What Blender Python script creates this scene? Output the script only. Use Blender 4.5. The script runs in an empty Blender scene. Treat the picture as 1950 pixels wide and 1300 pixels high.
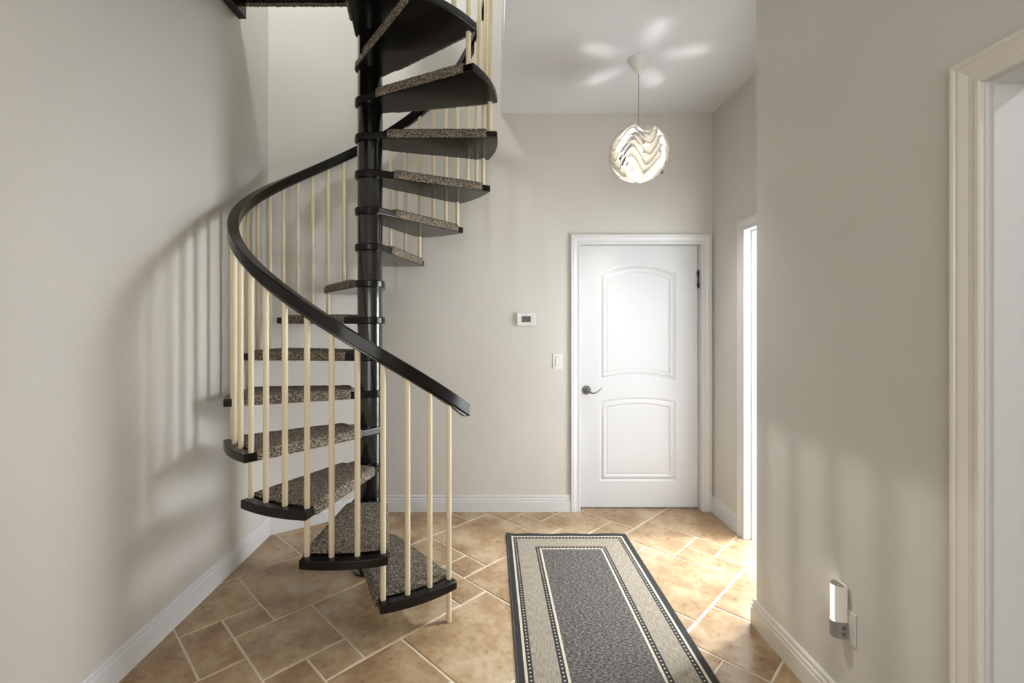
import bpy, bmesh, math, random
from mathutils import Vector, Matrix
random.seed(7)
S = bpy.context.scene
COL = S.collection
PI = math.pi

# ------------------------------------------------------------------ camera
F, CX, CY, H = 900.0, 934.0, 612.0, 1.46          # focal length and vanishing point in photo pixels, eye height
cd = bpy.data.cameras.new('camera')
cam = bpy.data.objects.new('camera', cd); COL.objects.link(cam)
cam.location = (0, 0, H); cam.rotation_euler = (PI/2, 0, 0)
cd.sensor_fit = 'HORIZONTAL'; cd.sensor_width = 36.0; cd.lens = 36.0*F/1950.0
cd.shift_x = (975.0-CX)/1950.0; cd.shift_y = -(650.0-CY)/1950.0
cd.clip_start = 0.02; cd.clip_end = 60
S.camera = cam

# ------------------------------------------------------------------ world, lights, exposure
W = bpy.data.worlds.new('world'); S.world = W; W.use_nodes = True
bg = W.node_tree.nodes['Background']; bg.inputs[0].default_value = (0.75, 0.85, 1, 1); bg.inputs[1].default_value = 0.5
S.view_settings.view_transform = 'Standard'; S.view_settings.look = 'None'
S.view_settings.gamma = 1.0; S.view_settings.use_curve_mapping = False
S.view_settings.exposure = 0.3
S.cycles.use_denoising = True
S.cycles.max_bounces = 10; S.cycles.diffuse_bounces = 6; S.cycles.glossy_bounces = 4; S.cycles.transmission_bounces = 6
S.cycles.sample_clamp_indirect = 6.0; S.cycles.caustics_reflective = False; S.cycles.caustics_refractive = False

def area(name, loc, target, sx, sy, watts, color):
    l = bpy.data.lights.new(name, 'AREA'); l.shape = 'RECTANGLE'; l.size = sx; l.size_y = sy
    l.energy = watts; l.color = color
    o = bpy.data.objects.new(name, l); COL.objects.link(o); o.location = loc
    d = Vector(target)-Vector(loc)
    o.rotation_euler = d.to_track_quat('-Z', 'Y').to_euler()
    return o
def point(name, loc, watts, color, r):
    l = bpy.data.lights.new(name, 'POINT'); l.energy = watts; l.color = color; l.shadow_soft_size = r
    o = bpy.data.objects.new(name, l); COL.objects.link(o); o.location = loc
    return o
# added fill light behind the photographer, daylight from the window of the room on the right, the lamps upstairs and in the near room
area('fill_light_front_room', (-0.1, -1.85, 1.75), (-0.1, 3, 1.3), 2.2, 1.9, 38, (1.0, 0.985, 0.96))
area('window_daylight_side_room', (3.9, 2.9, 1.5), (1.6, 2.9, 1.2), 1.2, 1.9, 30, (0.93, 0.97, 1.0))
area('glass_door_side_room', (4.1, 3.1, 1.85), (-0.6, 2.6, 0.6), 1.2, 0.8, 60, (0.95, 0.975, 1.0))
point('side_room_floor_fill', (2.6, 3.06, 2.8), 400, (0.86, 0.93, 1.0), 0.09)  # added light that whitens the floor by the doorway without reaching the left wall
point('upstairs_lamp', (-0.88, 2.35, 4.7), 60, (0.96, 1.0, 0.96), 0.07)
sl_ = bpy.data.lights.new('upstairs_fill_spot', 'SPOT'); sl_.energy = 320; sl_.spot_size = math.radians(26); sl_.spot_blend = 0.4
sl_.shadow_soft_size = 0.04; sl_.color = (1.0, 0.98, 0.94)
so = bpy.data.objects.new('upstairs_fill_spot', sl_); COL.objects.link(so); so.location = (-1.38, 2.6, 5.6)
so.rotation_euler = (Vector((1.278, 1.55, 0.6))-so.location).to_track_quat('-Z', 'Y').to_euler()
point('near_room_lamp', (2.45, 0.5, 2.93), 26, (1.0, 0.985, 0.97), 0.05)

# ------------------------------------------------------------------ materials
def lin(r, g, b):
    def c(v):
        v /= 255.0
        return v/12.92 if v <= 0.04045 else ((v+0.055)/1.055)**2.4
    return (c(r), c(g), c(b), 1.0)
class Mat:
    def __init__(s, name):
        s.m = bpy.data.materials.new(name); s.m.use_nodes = True
        s.t = s.m.node_tree; s.p = s.t.nodes['Principled BSDF']
    def n(s, kind, **kw):
        nd = s.t.nodes.new(kind)
        for k, v in kw.items():
            if k in nd.inputs.keys(): nd.inputs[k].default_value = v
            else: setattr(nd, k, v)
        return nd
    def l(s, a, b): s.t.links.new(a, b)
    def set(s, **kw):
        for k, v in kw.items(): s.p.inputs[k.replace('_', ' ')].default_value = v
        return s
    def coords(s, which='Object', scale=None):
        tc = s.n('ShaderNodeTexCoord'); out = tc.outputs[which]
        if scale:
            mp = s.n('ShaderNodeMapping'); mp.inputs['Scale'].default_value = scale
            s.l(out, mp.inputs[0]); out = mp.outputs[0]
        return out
    def noise(s, vec, scale, detail=3, rough=0.5):
        nn = s.n('ShaderNodeTexNoise'); nn.inputs['Scale'].default_value = scale
        nn.inputs['Detail'].default_value = detail; nn.inputs['Roughness'].default_value = rough
        if vec is not None: s.l(vec, nn.inputs['Vector'])
        return nn
    def ramp(s, fac, stops):
        r = s.n('ShaderNodeValToRGB'); e = r.color_ramp.elements
        while len(e) < len(stops): e.new(0.5)
        for i, (p, c) in enumerate(stops): e[i].position = p; e[i].color = c
        s.l(fac, r.inputs[0]); return r.outputs[0]
    def mix(s, fac, a, b, mode='MIX'):
        m = s.n('ShaderNodeMix', data_type='RGBA', blend_type=mode)
        for sock, v in ((m.inputs[0], fac), (m.inputs[6], a), (m.inputs[7], b)):
            if hasattr(v, 'links'): s.l(v, sock)
            else: sock.default_value = v
        return m.outputs[2]
    def math(s, op, a, b=0.0):
        m = s.n('ShaderNodeMath', operation=op)
        for sock, v in zip(m.inputs, (a, b)):
            if hasattr(v, 'links'): s.l(v, sock)
            else: sock.default_value = v
        return m.outputs[0]
    def bump(s, h, strength, dist):
        b = s.n('ShaderNodeBump'); b.inputs['Strength'].default_value = strength; b.inputs['Distance'].default_value = dist
        s.l(h, b.inputs['Height']); s.l(b.outputs[0], s.p.inputs['Normal'])

def plain(name, rgb, rough=0.5, metal=0.0, bump=None, spec=None):
    m = Mat(name); m.set(Base_Color=lin(*rgb), Roughness=rough, Metallic=metal)
    if spec is not None: m.p.inputs['Specular IOR Level'].default_value = spec
    if bump:
        v = m.coords(); m.bump(m.noise(v, bump[0], 3).outputs[0], bump[1], bump[2])
    return m.m

def wall_mat(name, rgb, rough):
    m = Mat(name); v = m.coords('Object')
    nn = m.noise(v, 1.3, 3)
    a = lin(*rgb); b = tuple(c*0.95 for c in a[:3])+(1,)
    m.l(m.ramp(nn.outputs[0], [(0.3, b), (0.7, a)]), m.p.inputs['Base Color'])
    m.set(Roughness=rough)
    m.p.inputs['Specular IOR Level'].default_value = 0.4
    m.bump(m.noise(v, 260, 2).outputs[0], 0.08, 0.001)
    return m.m
WALL = wall_mat('warm_white_wall_paint', (211, 207, 199), 0.36)
CEIL = wall_mat('ceiling_paint', (224, 225, 227), 0.7)
SIDE = wall_mat('side_room_paint', (232, 232, 232), 0.6)
TRIM = plain('white_trim_enamel', (214, 214, 214), 0.28)
WARMTRIM = plain('warm_lit_trim_enamel', (222, 217, 206), 0.28)  # white trim with the warm, shaded light on this side put into its colour
DOORW = plain('white_door_paint', (207, 207, 208), 0.36, bump=(90, 0.03, 0.001))
GROUT = plain('beige_grout', (214, 202, 180), 0.85, bump=(300, 0.3, 0.001))

def black_wood():
    m = Mat('black_stained_wood'); v = m.coords('Object', (3, 45, 45))
    nn = m.noise(v, 4, 4)
    m.l(m.ramp(nn.outputs[0], [(0.3, lin(9, 8, 6)), (0.75, lin(22, 19, 15))]), m.p.inputs['Base Color'])
    m.set(Roughness=0.19); m.p.inputs['Specular IOR Level'].default_value = 0.32; m.p.inputs['Coat Weight'].default_value = 0.0; m.p.inputs['Coat Roughness'].default_value = 0.2
    m.bump(nn.outputs[0], 0.06, 0.001)
    return m.m
BWOOD = black_wood()
def black_metal():
    m = Mat('black_enamelled_steel'); v = m.coords('Object')
    m.set(Base_Color=lin(14, 13, 12), Roughness=0.16)
    m.p.inputs['Coat Weight'].default_value = 0.6; m.p.inputs['Coat Roughness'].default_value = 0.08
    m.bump(m.noise(v, 120, 3).outputs[0], 0.08, 0.001)
    return m.m
BMETAL = black_metal()
CREAM = plain('cream_enamelled_steel', (226, 213, 184), 0.35, bump=(60, 0.05, 0.001))

def carpet_mat():
    m = Mat('tweed_loop_carpet'); v = m.coords('Object')
    vo = m.n('ShaderNodeTexVoronoi'); vo.inputs['Scale'].default_value = 250; m.l(v, vo.inputs['Vector'])
    sep = m.n('ShaderNodeSeparateColor'); m.l(vo.outputs['Color'], sep.inputs[0])
    c = m.ramp(sep.outputs[0], [(0.0, lin(52, 47, 41)), (0.28, lin(92, 83, 73)), (0.55, lin(124, 114, 101)), (0.8, lin(160, 149, 132)), (1.0, lin(200, 191, 174))])
    m.l(c, m.p.inputs['Base Color']); m.set(Roughness=0.95); m.p.inputs['Specular IOR Level'].default_value = 0.15
    h = m.math('SUBTRACT', 1.0, vo.outputs['Distance'])
    m.bump(h, 0.9, 0.004)
    return m.m
CARPET = carpet_mat()

def tile_mat():
    m = Mat('glazed_terracotta_tile'); tc = m.coords('Object'); oi = m.n('ShaderNodeObjectInfo')
    off = m.n('ShaderNodeCombineXYZ'); r37 = m.math('MULTIPLY', oi.outputs['Random'], 37.0)
    m.l(r37, off.inputs[0]); m.l(m.math('MULTIPLY', oi.outputs['Random'], 91.0), off.inputs[1])
    ad = m.n('ShaderNodeVectorMath', operation='ADD'); m.l(tc, ad.inputs[0]); m.l(off.outputs[0], ad.inputs[1])
    v = ad.outputs[0]
    n1 = m.noise(v, 4.2, 7, 0.62); n2 = m.noise(v, 26, 6, 0.7); n3 = m.noise(v, 130, 2)
    base = m.ramp(n1.outputs[0], [(0.33, lin(116, 88, 60)), (0.45, lin(150, 122, 90)), (0.55, lin(176, 153, 122)), (0.68, lin(186, 173, 151))])
    fine = m.ramp(n2.outputs[0], [(0.35, lin(128, 98, 66)), (0.62, lin(184, 166, 138))])
    c = m.mix(0.3, base, fine)
    tint = m.ramp(oi.outputs['Random'], [(0.0, (0.80, 0.74, 0.68, 1)), (0.35, (1, 0.96, 0.9, 1)), (0.7, (0.95, 0.92, 0.88, 1)), (1.0, (1.05, 1.03, 1.0, 1))])
    c = m.mix(1.0, c, tint, 'MULTIPLY')
    pits = m.ramp(n3.outputs[0], [(0.22, (0.7, 0.62, 0.52, 1)), (0.28, (1, 1, 1, 1))])
    c = m.mix(0.1, c, pits, 'MULTIPLY')
    m.l(c, m.p.inputs['Base Color'])
    rr = m.ramp(n2.outputs[0], [(0.3, (0.24,)*3+(1,)), (0.7, (0.42,)*3+(1,))]); m.l(rr, m.p.inputs['Roughness'])
    m.bump(n2.outputs[0], 0.12, 0.004)
    return m.m
TILE = tile_mat()
CHROME = plain('aged_pewter', (120, 118, 114), 0.32, 1.0, bump=(140, 0.3, 0.002))
IRON = plain('dark_iron', (42, 41, 40), 0.45, 0.6, bump=(200, 0.5, 0.002))
PLASTIC = plain('white_plastic', (226, 226, 222), 0.35)
GREYPL = plain('silver_grey_plastic', (150, 148, 144), 0.35, 0.3)
LCD = plain('dark_display', (42, 42, 30), 0.2)
GREYPRINT = plain('grey_print', (140, 140, 136), 0.5)
DARK = plain('dark_gap', (26, 24, 22), 0.8)
def emit(name, rgb, strength):
    m = Mat(name); m.set(Base_Color=lin(*rgb), Roughness=0.4)
    m.p.inputs['Emission Color'].default_value = lin(*rgb); m.p.inputs['Emission Strength'].default_value = strength
    return m.m
GLOW = emit('lit_diffuser', (255, 246, 232), 7.0)
BULB = emit('lit_bulb_glass', (255, 246, 230), 5.0)
def shade_mat():
    m = Mat('white_shade_plastic')
    m.set(Base_Color=lin(222, 219, 212), Roughness=0.4)
    tr = m.n('ShaderNodeBsdfTranslucent'); tr.inputs[0].default_value = lin(226, 223, 216)
    mx = m.n('ShaderNodeMixShader'); mx.inputs[0].default_value = 0.5
    out = m.t.nodes['Material Output']
    m.l(m.p.outputs[0], mx.inputs[1]); m.l(tr.outputs[0], mx.inputs[2]); m.l(mx.outputs[0], out.inputs['Surface'])
    return m.m
SHADE = shade_mat()

# ------------------------------------------------------------------ mesh helpers
def mesh(name, verts, faces, smooth=False):
    me = bpy.data.meshes.new(name); me.from_pydata([tuple(v) for v in verts], [], faces)
    bm = bmesh.new(); bm.from_mesh(me); bmesh.ops.recalc_face_normals(bm, faces=bm.faces); bm.to_mesh(me); bm.free()
    if smooth: me.polygons.foreach_set('use_smooth', [True]*len(me.polygons))
    me.update(); return me
def bm_mesh(name, bm, smooth=False):
    bmesh.ops.recalc_face_normals(bm, faces=bm.faces)
    me = bpy.data.meshes.new(name); bm.to_mesh(me); bm.free()
    if smooth: me.polygons.foreach_set('use_smooth', [True]*len(me.polygons))
    return me
def obj(name, me, mat=None, parent=None, loc=None, rz=None):
    o = bpy.data.objects.new(name, me); COL.objects.link(o)
    if mat is not None and me is not None and not me.materials: me.materials.append(mat)
    if parent is not None: o.parent = parent
    if loc is not None: o.location = loc
    if rz is not None: o.rotation_euler = (0, 0, rz)
    return o
def tag(o, label=None, cat=None, group=None, kind=None):
    if label: o['label'] = label
    if cat: o['category'] = cat
    if group: o['group'] = group
    if kind: o['kind'] = kind
    return o
def empty(name, loc=(0, 0, 0)):
    o = bpy.data.objects.new(name, None); COL.objects.link(o); o.location = loc; o.empty_display_size = 0.1
    return o
class MB:
    """collects boxes, tubes and lathes into one mesh"""
    def __init__(s): s.v = []; s.f = []
    def add(s, v, f):
        k = len(s.v); s.v += [tuple(p) for p in v]; s.f += [tuple(i+k for i in q) for q in f]; return s
    def box(s, x0, x1, y0, y1, z0, z1, ch=0.0):
        if ch <= 0:
            v = [(x, y, z) for z in (z0, z1) for y in (y0, y1) for x in (x0, x1)]
            return s.add(v, [(0, 2, 3, 1), (4, 5, 7, 6), (0, 1, 5, 4), (2, 6, 7, 3), (0, 4, 6, 2), (1, 3, 7, 5)])
        bm = bmesh.new(); bmesh.ops.create_cube(bm, size=1)
        for p in bm.verts:
            p.co = Vector(((x0+x1)/2+p.co.x*(x1-x0), (y0+y1)/2+p.co.y*(y1-y0), (z0+z1)/2+p.co.z*(z1-z0)))
        bmesh.ops.bevel(bm, geom=bm.edges[:], offset=ch, segments=2, affect='EDGES', profile=0.5)
        bm.verts.index_update()
        s.add([p.co[:] for p in bm.verts], [[q.index for q in fc.verts] for fc in bm.faces]); bm.free(); return s
    def lathe(s, prof, loc=(0, 0, 0), n=24, axis='z', caps=True):
        v = []; f = []
        for r, h in prof:
            for i in range(n):
                a = 2*PI*i/n; c, d = r*math.cos(a), r*math.sin(a)
                p = {'z': (c, d, h), 'y': (c, h, d), 'x': (h, c, d)}[axis]
                v.append((p[0]+loc[0], p[1]+loc[1], p[2]+loc[2]))
        m = len(prof)
        for k in range(m-1):
            for i in range(n):
                j = (i+1) % n; f.append((k*n+i, k*n+j, (k+1)*n+j, (k+1)*n+i))
        if caps: f.append(tuple(range(n))); f.append(tuple((m-1)*n+i for i in range(n)))
        return s.add(v, f)
    def tube(s, pts, radii, n=10):
        pts = [Vector(p) for p in pts]; v = []; f = []; up = Vector((0, 0, 1))
        for k, p in enumerate(pts):
            d = (pts[min(k+1, len(pts)-1)]-pts[max(k-1, 0)]).normalized()
            a = d.cross(up if abs(d.z) < 0.95 else Vector((1, 0, 0))).normalized(); b = a.cross(d)
            r = radii[k] if hasattr(radii, '__len__') else radii
            ra, rb = r if hasattr(r, '__len__') else (r, r)
            for i in range(n):
                t = 2*PI*i/n; q = p+a*ra*math.cos(t)+b*rb*math.sin(t); v.append(q[:])
        for k in range(len(pts)-1):
            for i in range(n):
                j = (i+1) % n; f.append((k*n+i, k*n+j, (k+1)*n+j, (k+1)*n+i))
        f.append(tuple(range(n))); f.append(tuple((len(pts)-1)*n+i for i in range(n)))
        return s.add(v, f)
    def prism(s, poly, z0, z1):
        n = len(poly); v = [(x, y, z0) for x, y in poly]+[(x, y, z1) for x, y in poly]
        return s.add(v, [tuple(range(n)), tuple(range(n, 2*n))]+[(i, (i+1) % n, n+(i+1) % n, n+i) for i in range(n)])
    def build(s, name, mat, parent=None, smooth=False, loc=None):
        return obj(name, mesh(name, s.v, s.f, smooth), mat, parent, loc)
def autosmooth(o, deg=35):
    me = o.data
    me.polygons.foreach_set('use_smooth', [True]*len(me.polygons))
    bm = bmesh.new(); bm.from_mesh(me)
    for e in bm.edges:
        if len(e.link_faces) == 2 and e.calc_face_angle(0) > math.radians(deg): e.smooth = False
    bm.to_mesh(me); bm.free()
    return o
def struct(o, label=None):
    o['kind'] = 'structure'
    if label: o['label'] = label
    return o

# ------------------------------------------------------------------ room shell
XL, XR, XN = -1.522, 1.71, 1.278       # left wall, recess wall on the right, near wall on the right
YB, YE = 3.64, 2.27                    # back wall, end of the near wall
CZ, FZ, TZ = 3.064, 3.404, 5.75        # hall ceiling, upper floor, upper ceiling
YF = -2.1                              # wall behind the photographer
AX, AY = -0.93, 3.238                  # the slanted wall runs from (XL, AY) to (AX, YB)
XO = 0.075; YO = 1.5                   # right and front edge of the stairwell opening

fl = MB().box(-1.75, 1.83, YF-0.1, 3.85, -0.12, -0.0035).build('floor', GROUT)
struct(fl, 'floor of sand coloured tiles laid diagonally in pale grout')
b = MB().box(XL-0.12, XL, YF, AY+0.08, 0, TZ); struct(b.build('wall_left', WALL), 'plain warm white wall beside the spiral staircase')
d = Vector((AX-XL, YB-AY)).normalized(); nrm = Vector((-d.y, d.x))*0.12
b = MB().prism([(XL, AY), (AX, YB), (AX+nrm.x, YB+nrm.y), (XL+nrm.x, AY+nrm.y)], 0, TZ); struct(b.build('wall_corner', WALL), 'slanted warm white wall behind the spiral staircase')
DX0, DX1, DZ = 0.690, 1.622, 2.056     # opening of the panelled door
b = MB()
b.box(AX, DX0-0.02, YB, YB+0.14, 0, TZ); b.box(DX1+0.02, 1.83, YB, YB+0.14, 0, TZ); b.box(DX0-0.02, DX1+0.02, YB, YB+0.14, DZ+0.02, TZ)
struct(b.build('wall_back', WALL), 'warm white back wall with the panelled door')
RY0, RY1, RZ = 2.36, 3.165, 2.07       # doorway in the recess wall
b = MB()
b.box(XR, XR+0.12, RY1+0.02, YB, 0, CZ); b.box(XR, XR+0.12, YE, RY0-0.02, 0, CZ); b.box(XR, XR+0.12, RY0-0.02, RY1+0.02, RZ+0.02, CZ)
struct(b.build('wall_recess', WALL), 'warm white side wall of the recess with a bright doorway')
NY0, NY1, NZ = 0.36, 1.222, 2.08       # doorway in the near wall
b = MB()
b.box(XN, XN+0.12, NY1+0.02, YE, 0, CZ); b.box(XN, XN+0.12, YF, NY0-0.02, 0, CZ); b.box(XN, XN+0.12, NY0-0.02, NY1+0.02, NZ+0.02, CZ)
b.box(XN+0.12, XR+0.12, YE-0.12, YE, 0, CZ)
struct(b.build('wall_right', WALL), 'warm white wall with a night light and a cased doorway')
struct(MB().box(XL-0.12, XN, YF-0.12, YF, 0, TZ).build('wall_front', WALL), 'plain wall facing the panelled door')
b = MB().box(XO, 4.2, YF, YB, CZ, FZ); b.box(XL, XO, YF, YO, CZ, FZ)
struct(b.build('ceiling', CEIL), 'flat white hall ceiling ending at the stairwell opening')
struct(MB().box(XL-0.12, 3.2, YF-0.12, YB+0.14, TZ, TZ+0.1).build('ceiling_upper', CEIL), 'white ceiling of the upper floor')
struct(MB().box(3.2, 3.32, YF-0.12, YB+0.14, FZ, TZ).build('wall_upper_right', WALL), 'wall of the upper floor')
# the two rooms on the right
b = MB().box(XR+0.12, 4.2, YE-0.12, YB, -0.1, 0.004); struct(b.build('floor_side', SIDE), 'pale floor of the bright side room')
b = MB().box(XN+0.12, 4.2, YF, YE-0.12, -0.1, 0.004); struct(b.build('floor_near', SIDE), 'pale floor of the near side room')
b = MB().box(4.2, 4.3, YF, YB, 0, CZ); b.box(XR+0.12, 4.2, YB, YB+0.1, 0, CZ); struct(b.build('wall_side', SIDE), 'white wall of the bright side room')
b = MB().box(XR+0.12, 4.2, YE-0.12, YE-0.02, 0, CZ); struct(b.build('wall_partition', SIDE), 'white partition between the two side rooms')
struct(MB().box(XN+0.12, 4.2, YF-0.1, YF, 0, CZ).build('wall_near', SIDE), 'white end wall of the near side room')

# ------------------------------------------------------------------ floor tiles, 3x3 / 2x2 / 2x1 / 1x1 on a diagonal grid
OX, OY, GC, GS = -1.44394, 2.18558, 0.128433, -0.129730
def grid(i, j): return (OX+i*GC-j*GS, OY+j*GC+i*GS)
MOD = math.hypot(GC, GS); GANG = math.atan2(GS, GC)
def tile_mesh(w, h, seed):
    rnd = random.Random(seed); g = 0.0042; W2, H2 = w*MOD/2-g, h*MOD/2-g
    out = []
    for (ax, ay), (bx, by), n in (((-W2, -H2), (W2, -H2), w), ((W2, -H2), (W2, H2), h), ((W2, H2), (-W2, H2), w), ((-W2, H2), (-W2, -H2), h)):
        k = 2+n
        for q in range(k):
            t = q/k; out.append((ax+(bx-ax)*t+rnd.uniform(-.0013, .0013), ay+(by-ay)*t+rnd.uniform(-.0013, .0013)))
    n = len(out); v = [(x, y, -0.0045) for x, y in out]
    v += [(x*(1-.0012/W2), y*(1-.0012/H2), -0.0018) for x, y in out]
    v += [(x*(1-.0045/W2), y*(1-.0045/H2), 0.0) for x, y in out]
    f = [tuple(range(2*n, 3*n))]
    for r in (0, 1):
        f += [(r*n+i, r*n+(i+1) % n, (r+1)*n+(i+1) % n, (r+1)*n+i) for i in range(n)]
    me = mesh('tile', v, f); me.materials.append(TILE); return me
TM = {(w, h): [tile_mesh(w, h, 10*w+h+100*k) for k in range(3)] for w, h in ((1, 1), (2, 1), (2, 2), (3, 3))}
cells = []
for a in range(-14, 15):
    for c in range(-8, 9):
        si, sj = 3*a+2*c, a+6*c
        for i, j, w, h in ((0, 1, 1, 1), (0, 0, 2, 1), (1, 1, 2, 2), (-2, 2, 3, 3)):
            x, y = grid(si+i+w/2, sj+j+h/2); r = MOD*max(w, h)*0.72
            if x+r < XL or x-r > XR or y+r < 0.4 or y-r > YB+0.06: continue
            if y+r < YE and x-r > XN: continue
            if (y-AY)-(x-XL)*(YB-AY)/(AX-XL) > r*1.1: continue
            cells.append((x, y, w, h))
for k, (x, y, w, h) in enumerate(cells):
    o = obj('tile', TM[(w, h)][k % 3], None, fl, (x, y, 0), GANG)

# ------------------------------------------------------------------ skirting boards and casings
BP = [(0, 0), (0.018, 0), (0.018, 0.076), (0.0165, 0.080), (0.0115, 0.082), (0.0115, 0.087), (0.0155, 0.089), (0.0155, 0.094), (0.0135, 0.099), (0.0085, 0.102), (0.0085, 0.107), (0.0115, 0.109), (0.0115, 0.117), (0.008, 0.123), (0, 0.125)]
def sweep_profile(path, prof, name, mat, closed=False, lift=0.0005):
    """profile (offset to the left of the path, height) swept along a floor path with mitred corners"""
    P = [Vector(p) for p in path]; v = []; f = []; n = len(prof)
    for k, p in enumerate(P):
        d0 = (P[k]-P[k-1]).normalized() if k > 0 else (P[1]-P[0]).normalized()
        d1 = (P[k+1]-P[k]).normalized() if k < len(P)-1 else d0
        n0 = Vector((-d0.y, d0.x)); n1 = Vector((-d1.y, d1.x)); mt = (n0+n1).normalized(); sc = 1/max(0.3, mt.dot(n0))
        for o_, z in prof:
            q = p+mt*o_*sc; v.append((q.x, q.y, z+lift))
    for k in range(len(P)-1):
        for i in range(n):
            j = (i+1) % n; f.append((k*n+i, k*n+j, (k+1)*n+j, (k+1)*n+i))
    f.append(tuple(range(n))); f.append(tuple((len(P)-1)*n+i for i in range(n)))
    return obj(name, mesh(name, v, f), mat)
e = 0.0006
struct(sweep_profile([(XL+e, AY), (XL+e, YF)][::-1][::-1], BP, 'baseboard_left', TRIM), 'white stepped baseboard along the left wall')
struct(sweep_profile([(AX, YB-e), (XL+e, AY)], BP, 'baseboard_corner', TRIM), 'white stepped baseboard under the slanted wall')
struct(sweep_profile([(DX0-0.075, YB-e), (AX, YB-e)], BP, 'baseboard_back', TRIM), 'white stepped baseboard along the back wall')
struct(sweep_profile([(XR-e, RY1+0.078), (XR-e, YB-e)], BP, 'baseboard_recess', TRIM), 'short white baseboard between the two doors')
struct(sweep_profile([(XN-e, NY1+0.078), (XN-e, YE+e), (XR-0.001, YE+e)], BP, 'baseboard_right', WARMTRIM), 'white stepped baseboard under the night light')

CP = [(0, 0), (0, 0.011), (0.004, 0.014), (0.012, 0.0145), (0.016, 0.012), (0.030, 0.0125), (0.048, 0.019), (0.054, 0.020), (0.058, 0.0185), (0.060, 0.0215), (0.066, 0.0235), (0.072, 0.022), (0.075, 0.018), (0.075, 0)]
def casing(name, origin, ux, un, w, h, mat, prof=CP, sides=(True, True)):
    """door casing: inner opening w x h, ux along the wall, un out of the wall; profile (distance from opening, height)"""
    O = Vector(origin); U = Vector(ux); N = Vector(un); Z = Vector((0, 0, 1)); n = len(prof); v = []; f = []
    def ring(base, du, dz):
        for a, t in prof: v.append((O+U*(base[0]+du*a)+Z*(base[1]+dz*a)+N*(t+0.0006))[:])
    ring((0, 0.001), -1, 0); ring((0, h), -1, 1); ring((w, h), 1, 1); ring((w, 0.001), 1, 0)
    for k in range(3):
        for i in range(n):
            j = (i+1) % n; f.append((k*n+i, k*n+j, (k+1)*n+j, (k+1)*n+i))
    f.append(tuple(range(n))); f.append(tuple(3*n+i for i in range(n)))
    o = obj(name, mesh(name, v, f), mat); return struct(o)
casing('trim_1', (DX0, YB, 0), (1, 0, 0), (0, -1, 0), DX1-DX0, DZ, TRIM)['label'] = 'white moulded casing round the panelled door'
casing('trim_2', (XR, RY1, 0), (0, -1, 0), (-1, 0, 0), RY1-RY0, RZ, TRIM)['label'] = 'white moulded casing round the bright doorway'
casing('trim_3', (XN, NY1, 0), (0, -1, 0), (-1, 0, 0), NY1-NY0, NZ, WARMTRIM)['label'] = 'moulded casing round the doorway beside the night light'
def jamb(name, x0, x1, y0, y1, z, stop, label):
    b = MB(); t = 0.019
    b.box(x0, x1, y1, y1+t, 0.001, z+t); b.box(x0, x1, y0-t, y0, 0.001, z+t); b.box(x0, x1, y0, y1, z, z+t)
    if stop:
        s0, s1 = x0+stop[0], x0+stop[1]; q = 0.011
        b.box(s0, s1, y1-q, y1, 0.001, z); b.box(s0, s1, y0, y0+q, 0.001, z); b.box(s0, s1, y0+q, y1-q, z-q, z)
    o = b.build(name, TRIM); struct(o, label); return o
jamb('trim_4', XR+0.0005, XR+0.1195, RY0, RY1, RZ, (0.035, 0.075), 'white door lining of the bright doorway')
jamb('trim_5', XN+0.0005, XN+0.1195, NY0, NY1, NZ, (0.012, 0.1), 'white door lining of the doorway beside the night light')
b = MB(); t = 0.018
b.box(DX0-t, DX0, YB+0.0005, YB+0.1395, 0.001, DZ+t); b.box(DX1, DX1+t, YB+0.0005, YB+0.1395, 0.001, DZ+t); b.box(DX0, DX1, YB+0.0005, YB+0.1395, DZ, DZ+t)
struct(b.build('trim_6', TRIM), 'white door lining of the panelled door')

# ------------------------------------------------------------------ panelled door
dr = empty('door_1', ((DX0+DX1)/2, YB+0.05, 0)); dr['kind'] = 'structure'; dr['label'] = 'white door with two arched panels and a pewter lever'
dr['category'] = 'door'
ox, oy = (DX0+DX1)/2, YB+0.05
def dl(v): return [(x-ox, y-oy, z) for x, y, z in v]
PX0, PX1 = 0.853, 1.447; YD = YB+0.05
def arc(z_edge, z_mid):
    return lambda x: z_edge+(z_mid-z_edge)*(1-((x-(PX0+PX1)/2)/((PX1-PX0)/2))**2)
panels = [(arc(1.005, 1.036), arc(1.845, 1.905)), (arc(0.216, 0.216), arc(0.838, 0.868))]
NX = 20
xs = [PX0+(PX1-PX0)*i/NX for i in range(NX+1)]
b = MB(); s0, s1, z0, z1 = DX0+0.003, DX1-0.003, 0.012, DZ-0.003
b.add([(s0, YD, z0), (s0, YD+0.035, z0), (s1, YD, z0), (s1, YD+0.035, z0), (s0, YD, z1), (s0, YD+0.035, z1), (s1, YD, z1), (s1, YD+0.035, z1)],
      [(0, 1, 3, 2), (4, 6, 7, 5), (0, 4, 5, 1), (2, 3, 7, 6), (1, 5, 7, 3)])
b.add([(s0, YD, z0), (PX0, YD, z0), (PX0, YD, z1), (s0, YD, z1)], [(0, 1, 2, 3)])
b.add([(PX1, YD, z0), (s1, YD, z0), (s1, YD, z1), (PX1, YD, z1)], [(0, 1, 2, 3)])
def strip(lo, hi):
    v = []; f = []
    for x in xs: v += [(x, YD, lo(x)), (x, YD, hi(x))]
    for i in range(NX): f.append((2*i, 2*i+2, 2*i+3, 2*i+1))
    b.add(v, f)
strip(lambda x: z0, panels[1][0]); strip(panels[1][1], panels[0][0]); strip(panels[0][1], lambda x: z1)
slab = obj('slab', mesh('slab', dl(b.v), b.f), DOORW, dr)
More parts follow.
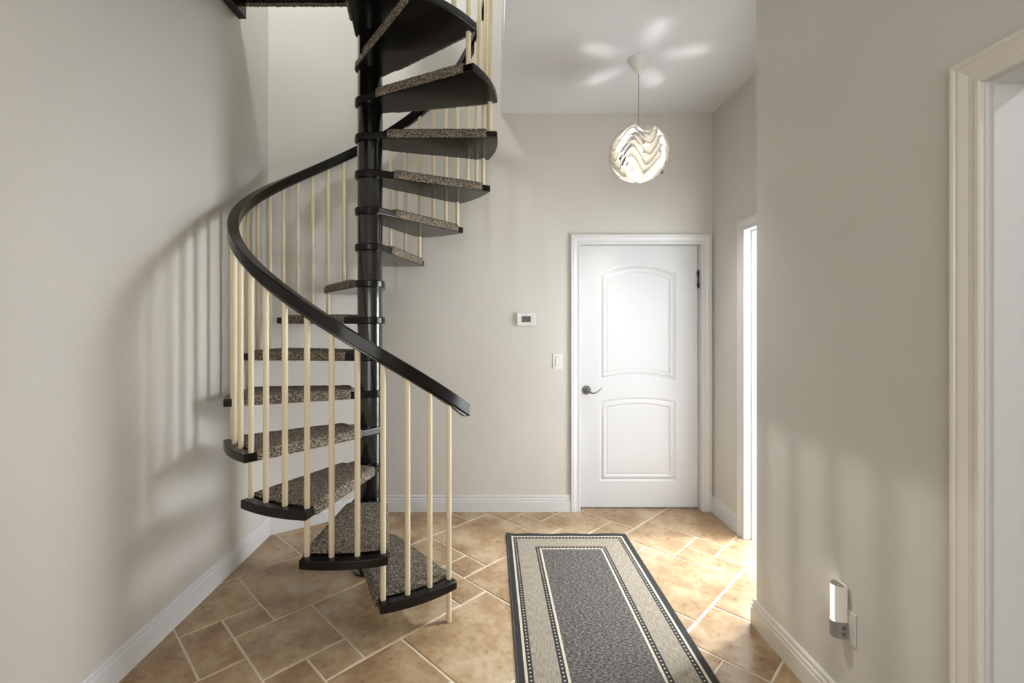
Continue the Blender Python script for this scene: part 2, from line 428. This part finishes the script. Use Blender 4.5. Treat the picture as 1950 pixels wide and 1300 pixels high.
PROF = [(0, 0), (0.004, 0.004), (0.012, 0.0075), (0.022, 0.003), (0.030, -0.0015), (0.042, -0.001), (0.050, 0.005), (0.054, 0.0065), (0.060, 0.0035), (0.066, 0.0035)]
for lo, hi in panels:
    rings = []
    for dd, dep in PROF:
        pts = []
        for x in xs:
            xx = PX0+dd+(x-PX0)/(PX1-PX0)*(PX1-PX0-2*dd); pts.append((xx, YD+dep, lo(x)+dd))
        nb = 6
        for i in range(1, nb): pts.append((PX1-dd, YD+dep, (lo(PX1)+dd)+((hi(PX1)-dd)-(lo(PX1)+dd))*i/nb))
        for x in xs[::-1]:
            xx = PX0+dd+(x-PX0)/(PX1-PX0)*(PX1-PX0-2*dd); pts.append((xx, YD+dep, hi(x)-dd))
        for i in range(1, nb): pts.append((PX0+dd, YD+dep, (hi(PX0)-dd)+((lo(PX0)+dd)-(hi(PX0)-dd))*i/nb))
        rings.append(pts)
    n = len(rings[0]); v = [p for r in rings for p in r]; f = []
    for k in range(len(rings)-1):
        f += [(k*n+i, k*n+(i+1) % n, (k+1)*n+(i+1) % n, (k+1)*n+i) for i in range(n)]
    k = (len(rings)-1)*n
    for i in range(NX):      # fill the raised field column by column
        f.append((k+i, k+i+1, k+(NX+5+NX-i-1+1)-0, k+(NX+5+NX-i)+1))
    o = obj('panel', mesh('panel', dl(v), f), DOORW, dr); autosmooth(o, 30)
hx, hz = 0.7485, 0.925
b = MB().lathe([(0.034, 0.0), (0.034, -0.004), (0.031, -0.007), (0.029, -0.007), (0.026, -0.011), (0.02, -0.012), (0.016, -0.016), (0.013, -0.03), (0.0135, -0.045), (0.011, -0.05)], (hx, YD, hz), 28, 'y')
hd = obj('handle', mesh('handle', dl(b.v), b.f), CHROME, dr); autosmooth(hd)
hd['label'] = 'wavy pewter lever handle on a round rose'
pts = []; rad = []
for i in range(15):
    t = i/14; pts.append((hx+0.002+0.112*t, YD-0.045-0.008*math.sin(t*PI), hz-0.004-0.017*math.sin(t*PI*1.5)*(0.3+0.7*t)*1.1-0.004*math.sin(PI*t)+0.006*t*t))
    rad.append((0.0075-0.0035*t, 0.0085-0.006*t))
b = MB().tube(pts, rad, 12); lv = obj('lever', mesh('lever', dl(b.v), b.f, True), CHROME, hd)
# ornate dark pull on the lining
prof = [(0.0005, 0.0), (0.006, 0.006), (0.011, 0.017), (0.0125, 0.028), (0.009, 0.04), (0.0055, 0.052), (0.0065, 0.06), (0.005, 0.075), (0.0055, 0.092), (0.0075, 0.104), (0.011, 0.115), (0.0125, 0.124), (0.009, 0.136), (0.004, 0.143), (0.0005, 0.146)]
b = MB(); px_, pz = DX1-0.006, 1.715
for q in range(1): b.lathe([(r*0.95, zz) for r, zz in prof], (0, 0, 0), 14, 'z')
b.v = [(x*1.0+px_, y*0.7+YB+0.032, z+pz) for x, y, z in b.v]
o = obj('hinge', mesh('hinge', dl(b.v), b.f), IRON, dr); autosmooth(o, 50); o['label'] = 'ornate dark iron hinge'

# ------------------------------------------------------------------ spiral staircase
SX, SY = -0.7137, 2.80                 # axis
R_POLE, R_COL, R_TR, R_BAL, R_CAR = 0.0725, 0.0875, 0.757, 0.714, 0.698
RISE, STEP, WID, LEAD = 0.213, 26.8, 29.4, -43.0
TH = 0.041
st = empty('spiral_staircase', (SX, SY, 0))
tag(st, 'black spiral staircase with carpeted wooden treads and cream balusters', 'staircase')
top = lambda n: RISE*n-0.004
b = MB().lathe([(R_POLE+0.03, 0.0), (R_POLE+0.03, 0.012), (R_POLE, 0.018), (R_POLE, 4.3), (R_POLE-0.01, 4.32)], n=40)
pole = b.build('pole', BMETAL, st); autosmooth(pole)
# tread board: hull of the collar ring and the outer arc, its centre line along +x
hw = math.radians(WID/2)
pts = [(R_COL*math.cos(a), R_COL*math.sin(a)) for a in [2*PI*i/40 for i in range(40)]]
pts += [(R_TR*math.cos(hw*(2*i/16-1)), R_TR*math.sin(hw*(2*i/16-1))) for i in range(17)]
def hull(P):
    P = sorted(set(P)); c = lambda o, a, b: (a[0]-o[0])*(b[1]-o[1])-(a[1]-o[1])*(b[0]-o[0])
    L = []
    for p in P:
        while len(L) > 1 and c(L[-2], L[-1], p) <= 1e-9: L.pop()
        L.append(p)
    U = []
    for p in P[::-1]:
        while len(U) > 1 and c(U[-2], U[-1], p) <= 1e-9: U.pop()
        U.append(p)
    return L[:-1]+U[:-1]
poly = hull(pts)
bm = bmesh.new()
lo = [bm.verts.new((x, y, -TH)) for x, y in poly]; f0 = bm.faces.new(lo)
r = bmesh.ops.extrude_face_region(bm, geom=[f0])
for q in r['geom']:
    if isinstance(q, bmesh.types.BMVert): q.co.z = 0
bm.normal_update()
ed = [q for q in bm.edges if len(q.link_faces) == 2 and q.calc_face_angle(0) > 0.6]
bmesh.ops.bevel(bm, geom=ed, offset=0.006, segments=3, affect='EDGES', profile=0.5)
TREAD = bm_mesh('tread', bm); TREAD.materials.append(BWOOD)
# carpet runner over a tread, wrapped down both edges
def edge_pt(r_, side):
    """point of the tread's straight edge at radial distance r_ from the axis"""
    o1 = Vector((R_TR*math.cos(hw), side*R_TR*math.sin(hw)))
    # tangent from o1 to the collar circle
    dd = o1.length; al = math.acos(R_COL/dd); base = math.atan2(o1.y, o1.x)
    ta = base+side*al; o0 = Vector((R_COL*math.cos(ta), R_COL*math.sin(ta)))
    t0 = max(0.0, min(1.0, 0.5)); lo_, hi_ = 0.0, 1.0
    for _ in range(40):
        t0 = (lo_+hi_)/2
        if o0.lerp(o1, t0).length < r_: lo_ = t0
        else: hi_ = t0
    nrm_ = (o1-o0).normalized(); nn = Vector((-nrm_.y, nrm_.x))*side
    return o0.lerp(o1, t0), nn
def carpet_mesh(seed):
    rnd = random.Random(seed); NT, NC = 76, 34; th = 0.011; v = []; f = []
    for i in range(NT+1):
        t = i/NT; r_ = 0.150+(R_CAR-0.150)*t
        a, na = edge_pt(r_, -1); c, nc = edge_pt(r_, 1)
        endr = 0.010*(1-min(1, min(t, 1-t)*NT/2.0))        # soft ends
        row = []
        for z in (-TH+0.003, -TH+0.012, -TH+0.021, -0.012, -0.003): row.append((a+na*(th-endr*0.6), z))
        row.append((a+na*(th*0.75-endr*0.6), 0.006)); row.append((a+na*th*0.2, 0.0115-endr*0.5))
        for q in range(1, NC):
            u = q/NC; p = a.lerp(c, u)
            # bow the outer and inner end to follow circles about the axis
            p = p.normalized()*r_ if t > 0.5 else p.lerp(p.normalized()*r_, t*2)
            row.append((p, 0.0145-endr*0.7))
        row.append((c+nc*th*0.2, 0.0115-endr*0.5)); row.append((c+nc*(th*0.75-endr*0.6), 0.006))
        for z in (-0.003, -0.012, -TH+0.021, -TH+0.012, -TH+0.003): row.append((c+nc*(th-endr*0.6), z))
        for p, z in row:
            j = 0.0016
            v.append((p.x+rnd.uniform(-j, j), p.y+rnd.uniform(-j, j), z+rnd.uniform(-j, j)))
        m = len(row)
    for i in range(NT):
        for q in range(m-1): f.append((i*m+q, i*m+q+1, (i+1)*m+q+1, (i+1)*m+q))
        f.append((i*m+m-1, i*m, (i+1)*m, (i+1)*m+m-1))
    f.append(tuple(range(m))); f.append(tuple(NT*m+q for q in range(m)))
    me = mesh('carpet', v, f, True); me.materials.append(CARPET); return me
CARP = [carpet_mesh(k) for k in range(3)]
for n in range(1, 16):
    a = math.radians(LEAD-STEP*(n-1)-WID/2)
    o = obj('tread', TREAD, None, st, (0, 0, top(n)), a)
    c = obj('carpet', CARP[n % 3], None, o)
    if n == 1: o['label'] = 'black stained wooden tread'; c['label'] = 'grey and beige tweed stair carpet'
# landing at the upper floor
lx0, lx1, ly0, ly1 = XL+0.012-SX, -0.055, YO-SY, 0.012
b = MB().box(lx0+0.05, lx1, ly0+0.001, ly1, FZ-0.05, FZ, 0.004); land = b.build('landing', BWOOD, st)
b = MB()
rnd = random.Random(5)
b.box(lx0+0.05, lx1-0.04, ly1+0.0005, ly1+0.012, FZ-0.062, FZ+0.012, 0.004)
b.box(lx0+0.05, lx1-0.04, ly0+0.01, ly1+0.011, FZ+0.0005, FZ+0.012, 0.003)
cb = b.build('carpet', CARPET, land)
b = MB(); n = 150; f = []; v = []
for k in range(n+1):
    x = lx0+0.052+(lx1-0.045-lx0-0.05)*k/n; dz = rnd.uniform(-0.004, 0.003)
    v += [(x, ly1-0.003, FZ-0.05), (x, ly1+0.012, FZ-0.05), (x, ly1+0.010, FZ-0.066+dz), (x, ly1-0.003, FZ-0.066+dz)]
for k in range(n):
    f += [(4*k+i, 4*k+(i+1) % 4, 4*k+4+(i+1) % 4, 4*k+4+i) for i in range(4)]
b.add(v, f); b.build('carpet_edge', CARPET, land)
MB().box(lx0, lx0+0.05, ly0+0.001, 0.03, FZ-0.135, FZ+0.02, 0.004).build('landing_beam', BWOOD, st)
# balusters
DEG = STEP/3
rail_z = lambda deg: 1.014+(-34.5-deg)*(RISE/STEP)
BM = {}
def baluster(deg, z0):
    z1 = rail_z(deg)-0.030; hgt = round(z1-z0, 4)
    if hgt not in BM:
        r = 0.0128
        BM[hgt] = mesh('baluster', *(lambda q: (q.v, q.f))(MB().lathe([(r*0.9, 0), (r, 0.002), (r, hgt-0.001), (r*0.9, hgt)], n=16)), smooth=False)
        BM[hgt].materials.append(CREAM)
    a = math.radians(deg)
    o = obj('baluster', BM[hgt], None, st, (R_BAL*math.cos(a), R_BAL*math.sin(a), z0)); return o
b0 = None
for k in range(0, 46):
    deg = -44.3-DEG*k; n = k//3
    z0 = top(n+1) if k % 3 else (top(n) if n else 0.0)
    if n+1 > 15 and k % 3: break
    o = baluster(deg, z0); autosmooth(o) if o.data.users == 1 else None
    if k == 0: o['label'] = 'cream newel baluster standing on the tiles'
# handrail
def helix_sweep(name, prof, d0, d1, dz, mat, parent, n=260):
    v = []; f = []; m = len(prof)
    for k in range(n+1):
        deg = d0+(d1-d0)*k/n; a = math.radians(deg); z = rail_z(deg)+dz
        for rr, zz in prof: v.append(((R_BAL+rr)*math.cos(a), (R_BAL+rr)*math.sin(a), z+zz))
    for k in range(n):
        f += [(k*m+i, k*m+(i+1) % m, (k+1)*m+(i+1) % m, (k+1)*m+i) for i in range(m)]
    f.append(tuple(range(m))); f.append(tuple(n*m+i for i in range(m)))
    o = obj(name, mesh(name, v, f), mat, parent); return autosmooth(o, 30)
def rrect(w, h, r, s=3):
    out = []
    for cx_, cy_, a0 in ((w/2-r, h/2-r, 0), (-w/2+r, h/2-r, 90), (-w/2+r, -h/2+r, 180), (w/2-r, -h/2+r, 270)):
        for i in range(s+1):
            a = math.radians(a0+90*i/s); out.append((cx_+r*math.cos(a), cy_+r*math.sin(a)))
    return out
rail = helix_sweep('handrail', rrect(0.052, 0.062, 0.004, 1), -34.5, -446, 0, BWOOD, st)
helix_sweep('rail_bar', rrect(0.03, 0.012, 0.002), -36.0, -446, -0.037, BMETAL, rail)

# ------------------------------------------------------------------ runner rug
RX0, RX1, RY_0, RY_1 = 0.111, 0.921, 0.85, 3.232
def rug_mat():
    m = Mat('printed_runner_pile'); v = m.coords('Object')
    sp = m.n('ShaderNodeSeparateXYZ'); m.l(v, sp.inputs[0])
    w, hl = (RX1-RX0)/2, (RY_1-RY_0)/2
    ax = m.math('ABSOLUTE', sp.outputs[0]); ay = m.math('ABSOLUTE', sp.outputs[1])
    dx = m.math('SUBTRACT', w, ax); dy = m.math('SUBTRACT', hl, ay)
    dist = m.math('MINIMUM', dx, dy)                    # distance from the rug's edge
    s1 = m.n('ShaderNodeMapping'); s1.inputs['Scale'].default_value = (11, 34, 1); m.l(v, s1.inputs[0])
    nfield = m.noise(s1.outputs[0], 6, 4, 0.7)
    field = m.ramp(nfield.outputs[0], [(0.36, lin(40, 38, 36)), (0.5, lin(80, 76, 72)), (0.64, lin(140, 134, 127))])
    s2 = m.n('ShaderNodeMapping'); s2.inputs['Scale'].default_value = (70, 9, 1); m.l(v, s2.inputs[0])
    nb = m.noise(s2.outputs[0], 3, 5, 0.7)
    band = m.ramp(nb.outputs[0], [(0.3, lin(98, 94, 90)), (0.46, lin(134, 127, 116)), (0.6, lin(160, 146, 124)), (0.75, lin(190, 168, 130))])
    nd = m.noise(v, 300, 2)
    dark = m.ramp(nd.outputs[0], [(0.3, lin(40, 39, 38)), (0.7, lin(66, 64, 62))])
    light = m.ramp(nd.outputs[0], [(0.3, lin(176, 164, 146)), (0.7, lin(204, 194, 176))])
    # dots: cells along the band
    along = m.math('MULTIPLY', m.math('ADD', sp.outputs[0], sp.outputs[1]), 1.0)
    isx = m.math('LESS_THAN', dx, dy)                   # side bands run along y
    run = m.n('ShaderNodeMix', data_type='FLOAT'); m.l(isx, run.inputs[0]); m.l(sp.outputs[0], run.inputs[2]); m.l(sp.outputs[1], run.inputs[3])
    ph = m.math('FRACT', m.math('MULTIPLY', m.math('ADD', run.outputs[0], 5.0), 1/0.0225))
    da = m.math('MULTIPLY', m.math('ABSOLUTE', m.math('SUBTRACT', ph, 0.5)), 0.0225)
    def band_between(a, c_): return m.math('MULTIPLY', m.math('GREATER_THAN', dist, a), m.math('LESS_THAN', dist, c_))
    def dots(center):
        db = m.math('ABSOLUTE', m.math('SUBTRACT', dist, center))
        return m.math('LESS_THAN', m.math('MAXIMUM', m.math('MULTIPLY', da, 1.0), db), 0.0038)
    c = dark
    c = m.mix(band_between(0.030, 0.042), c, light)
    c = m.mix(dots(0.0545), c, light)
    c = m.mix(band_between(0.066, 0.178), c, band)
    c = m.mix(dots(0.1905), c, light)
    c = m.mix(band_between(0.203, 0.215), c, light)
    c = m.mix(m.math('GREATER_THAN', dist, 0.215), c, field)
    m.l(c, m.p.inputs['Base Color']); m.set(Roughness=0.95); m.p.inputs['Specular IOR Level'].default_value = 0.1
    m.bump(m.noise(v, 420, 2).outputs[0], 0.6, 0.003)
    return m.m
RUG = rug_mat()
rg = empty('runner_rug', ((RX0+RX1)/2, (RY_0+RY_1)/2, 0)); tag(rg, 'grey runner rug with dotted beige border lying on the tiles', 'rug')
w2, h2 = (RX1-RX0)/2, (RY_1-RY_0)/2
NXr, NYr = 30, 90; v = []; f = []
def rug_z(x, y):
    e1 = max(0.0, (y-(h2-0.05))/0.05); z = 0.0045*e1*e1*(0.5+0.5*math.sin(x*23+1))*(1.0)
    z += 0.010*max(0, (y-(h2-0.06))/0.06)*max(0, (-x-(w2-0.06))/0.06)
    return z
for lay in (0, 1):
    for j in range(NYr+1):
        for i in range(NXr+1):
            x = -w2+2*w2*i/NXr; y = -h2+2*h2*j/NYr
            v.append((x, y, 0.0008+lay*0.0065+rug_z(x, y)))
n1 = NXr+1; K = n1*(NYr+1)
for j in range(NYr):
    for i in range(NXr):
        q = j*n1+i; f.append((q, q+n1, q+n1+1, q+1)); f.append((K+q, K+q+1, K+q+n1+1, K+q+n1))
for i in range(NXr):
    f.append((i, i+1, K+i+1, K+i)); q = NYr*n1+i; f.append((q+1, q, K+q, K+q+1))
for j in range(NYr):
    q = j*n1; f.append((q+n1, q, K+q, K+q+n1)); q = j*n1+NXr; f.append((q, q+n1, K+q+n1, K+q))
obj('pile', mesh('pile', v, f), RUG, rg)
BIND = plain('charcoal_binding', (62, 60, 58), 0.9, bump=(300, 0.6, 0.002))
path = []
def binding(x0, y0, x1, y1, n):
    out = []
    for i in range(n+1):
        x = x0+(x1-x0)*i/n; y = y0+(y1-y0)*i/n; out.append((x, y, 0.0046+rug_z(x, y)))
    return out
for (a, c, n) in (((-w2, -h2), (-w2, h2), 90), ((-w2, h2), (w2, h2), 30), ((w2, h2), (w2, -h2), 90), ((w2, -h2), (-w2, -h2), 30)):
    MB().tube(binding(*a, *c, n), 0.0042, 8).build('binding', BIND, rg, True)

# ------------------------------------------------------------------ pendant lamp
LX, LY, LZ, LR = 0.905, 2.89, 2.488, 0.172
pl = empty('pendant_lamp', (LX, LY, LZ)); tag(pl, 'round white pendant lamp of wavy folded plastic hanging from the ceiling', 'lamp')
zc = CZ-LZ
cn = MB().lathe([(0.012, zc-0.092), (0.0135, zc-0.088), (0.016, zc-0.084), (0.066, zc-0.006), (0.0675, zc-0.0015), (0.064, zc-0.0006)], n=40).build('canopy', PLASTIC, pl); autosmooth(cn)
MB().lathe([(0.0026, 0.09), (0.0026, zc-0.09)], n=10).build('cord', plain('grey_cord', (170, 168, 164), 0.5), pl, True)
MB().lathe([(0.019, 0.045), (0.02, 0.05), (0.02, 0.095), (0.014, 0.105), (0.004, 0.112)], n=20).build('socket', PLASTIC, pl, True)
bulb = MB().lathe([(0.012, 0.045), (0.015, 0.03), (0.026, 0.005), (0.030, -0.015), (0.027, -0.033), (0.016, -0.043), (0.003, -0.047)], n=24).build('bulb', BULB, pl, True)
lb = bpy.data.lights.new('pendant_bulb', 'POINT'); lb.energy = 18; lb.color = (1.0, 0.98, 0.94); lb.shadow_soft_size = 0.022
lo_ = bpy.data.objects.new('pendant_bulb', lb); COL.objects.link(lo_); lo_.location = (LX, LY, LZ-0.075)
WN, PH = 5, math.radians(-106)
tk = [0.50, 0.90, 1.26, 1.60, 1.94, 2.30, 2.72]
def fin(k):
    t0, t1 = tk[k], tk[k+1]; NP, NS = 160, 9; v = []; f = []
    for s in range(NS+1):
        u = s/NS
        for i in range(NP):
            ph = 2*PI*i/NP; w = math.sin(WN*(ph-PH))
            amp = (0.36, 0.36, 0.36, 0.36, 0.34, 0.26)[k]
            th_ = t0+0.02+(t1-0.03-t0)*u+amp*w
            th_ = max(0.13, min(3.0, th_))
            rr = LR*(0.79+0.24*u**1.5)*(1+0.05*w*(1-u))
            v.append((rr*math.sin(th_)*math.cos(ph), rr*math.sin(th_)*math.sin(ph), rr*math.cos(th_)))
    for s in range(NS):
        for i in range(NP):
            j = (i+1) % NP; f.append((s*NP+i, s*NP+j, (s+1)*NP+j, (s+1)*NP+i))
    o = obj('shade_fold', mesh('shade_fold', v, f, True), SHADE, pl)
    sm = o.modifiers.new('thickness', 'SOLIDIFY'); sm.thickness = 0.0014; sm.offset = 0
    return o
for k in range(6): fin(k)

# ------------------------------------------------------------------ air vent, thermostat, switch
vx0, vx1, vz0, vz1 = 0.950, 1.365, 2.576, 2.785
vt = empty('air_vent', ((vx0+vx1)/2, YB, (vz0+vz1)/2)); tag(vt, 'painted air vent grille on the back wall behind the pendant lamp', 'vent')
vox, voy, voz = vt.location
b = MB(); fw, fh = 0.034, 0.021; y0, y1 = -0.0055, -0.0006; hx_, hz_ = (vx1-vx0)/2, (vz1-vz0)/2
b.box(-hx_, hx_, y0, y1, -hz_, -hz_+fh); b.box(-hx_, hx_, y0, y1, hz_-fh, hz_); b.box(-hx_, -hx_+fw, y0, y1, -hz_+fh, hz_-fh); b.box(hx_-fw, hx_, y0, y1, -hz_+fh, hz_-fh)
b.build('frame', WALL, vt)
MB().box(-hx_+fw, hx_-fw, -0.0016, -0.0006, -hz_+fh, hz_-fh).build('backing', DARK, vt)
sl = mesh('slat', *(lambda q: (q.v, q.f))(MB().add([(-hx_+fw, -0.0058, -0.0026), (hx_-fw, -0.0058, -0.0026), (hx_-fw, -0.0030, 0.0022), (-hx_+fw, -0.0030, 0.0022), (-hx_+fw, -0.0046, -0.0030), (hx_-fw, -0.0046, -0.0030), (hx_-fw, -0.0018, 0.0018), (-hx_+fw, -0.0018, 0.0018)],
     [(0, 1, 2, 3), (4, 7, 6, 5), (0, 4, 5, 1), (3, 2, 6, 7), (0, 3, 7, 4), (1, 5, 6, 2)])))
sl.materials.append(WALL)
for k in range(16): obj('slat', sl, None, vt, (0, 0, -hz_+fh+0.007+k*(2*hz_-2*fh-0.012)/15))

t_ = empty('thermostat', (0.273, YB, 1.477)); tag(t_, 'white wall thermostat with a dark display on the back wall', 'thermostat')
MB().box(-0.0715, 0.0715, -0.024, -0.0006, -0.0475, 0.0475, 0.004).build('body', PLASTIC, t_)
MB().box(-0.0345, 0.036, -0.0252, -0.0235, -0.022, 0.0235, 0.0004).build('display', LCD, t_)
bt = mesh('button', *(lambda q: (q.v, q.f))(MB().box(-0.006, 0.006, -0.0255, -0.023, -0.006, 0.006, 0.0012))); bt.materials.append(plain('button_white', (214, 214, 210), 0.4))
for z in (0.028, 0.009, -0.010, -0.029): obj('button', bt, None, t_, (0.055, 0, z))
for x, z in ((-0.025, -0.0325), (-0.001, -0.0325), (0.024, -0.0325)):
    MB().box(x-0.006, x+0.006, -0.0243, -0.0238, z-0.001, z+0.001).build('key_mark', GREYPRINT, t_)
MB().box(-0.01, 0.01, -0.0243, -0.0238, 0.033, 0.0355).build('name_mark', GREYPRINT, t_)

s_ = empty('light_switch', (0.516, YB, 1.155)); tag(s_, 'white rocker light switch on the wall beside the panelled door', 'switch')
MB().box(-0.035, 0.035, -0.0065, -0.0006, -0.059, 0.059, 0.0022).build('plate', PLASTIC, s_)
MB().box(-0.0185, 0.0185, -0.0072, -0.006, -0.0355, 0.0355).build('rocker_frame', plain('shadow_grey_plastic', (176, 175, 171), 0.5), s_)
b = MB(); b.add([(-0.0165, -0.0072, -0.0335), (0.0165, -0.0072, -0.0335), (0.0165, -0.0072, 0.0335), (-0.0165, -0.0072, 0.0335), (-0.0165, -0.0115, -0.0335), (0.0165, -0.0115, -0.0335), (0.0165, -0.0085, 0.0335), (-0.0165, -0.0085, 0.0335)],
     [(0, 1, 2, 3), (4, 7, 6, 5), (0, 4, 5, 1), (3, 2, 6, 7), (0, 3, 7, 4), (1, 5, 6, 2)]); b.build('rocker', PLASTIC, s_)
for z in (0.048, -0.048): MB().lathe([(0.003, -0.0064), (0.003, -0.0072), (0.0005, -0.0074)], (0, 0, z), 10, 'y').build('screw', PLASTIC, s_, True)

# ------------------------------------------------------------------ outlet with plug-in night light on the right wall
ol = empty('power_outlet', (XN, 1.684, 0.378)); tag(ol, 'painted wall outlet plate behind the night light', 'outlet')
MB().box(-0.006, -0.0006, -0.035, 0.035, -0.058, 0.058, 0.002).build('plate', WALL, ol)
MB().box(-0.0075, -0.0055, -0.0165, 0.0165, -0.034, 0.034, 0.0008).build('socket_face', WALL, ol)
nl = empty('night_light', (XN-0.008, 1.70, 0.423)); tag(nl, 'lit bar-shaped plug-in night light with a grey base on the right wall', 'night light')
def dshape(w, dp, n=10):
    """rounded bar in plan: flat on the wall side (x=0), rounded towards -x"""
    out = [(0, -w/2), (0, w/2)]
    for i in range(n+1):
        a = PI/2-PI*i/n; out.append((-dp*0.45-dp*0.55*math.cos(a), w/2*math.sin(a)))
    return out
WHITEPL = plain('translucent_white_plastic', (232, 226, 218), 0.3)
back = MB().prism([(0, -0.019), (0, 0.019), (-0.014, 0.021), (-0.014, -0.021)], -0.035, 0.097).build('housing', WHITEPL, nl)
# diffuser: the half of the bar that faces away from the photographer's side glows
pa = [(-0.014, -0.021)]+[(-0.014-0.03*math.sin(PI*i/12), -0.021*math.cos(PI*i/12)) for i in range(13)]+[(-0.014, 0.021)]
glow = [p for p in pa[1:-1]]
split = 4
near = [(-0.014, -0.021)]+glow[:split+1]+[(-0.014, -0.010)]
far = [(-0.014, -0.010)]+glow[split:]+[(-0.014, 0.021)]
MB().prism(near, -0.033, 0.094).build('side_cover', WHITEPL, nl)
MB().prism(far, -0.030, 0.092).build('diffuser', GLOW, nl)
MB().prism([(x*1.03, y*1.03) for x, y in pa], 0.0945, 0.0985).build('top_cap', GREYPL, nl)
b = MB().prism([(0, -0.022), (-0.02, -0.0235), (-0.036, -0.019), (-0.046, -0.006), (-0.046, 0.006), (-0.036, 0.019), (-0.02, 0.0235), (0, 0.022)], -0.090, -0.034)
base = b.build('base', GREYPL, nl)
for z in (-0.051, -0.073):
    MB().lathe([(0.0068, -0.0248), (0.0068, -0.0225)], (-0.016, 0, z), 16, 'y').build('button', plain('dark_grey_button', (96, 94, 90), 0.4), base)
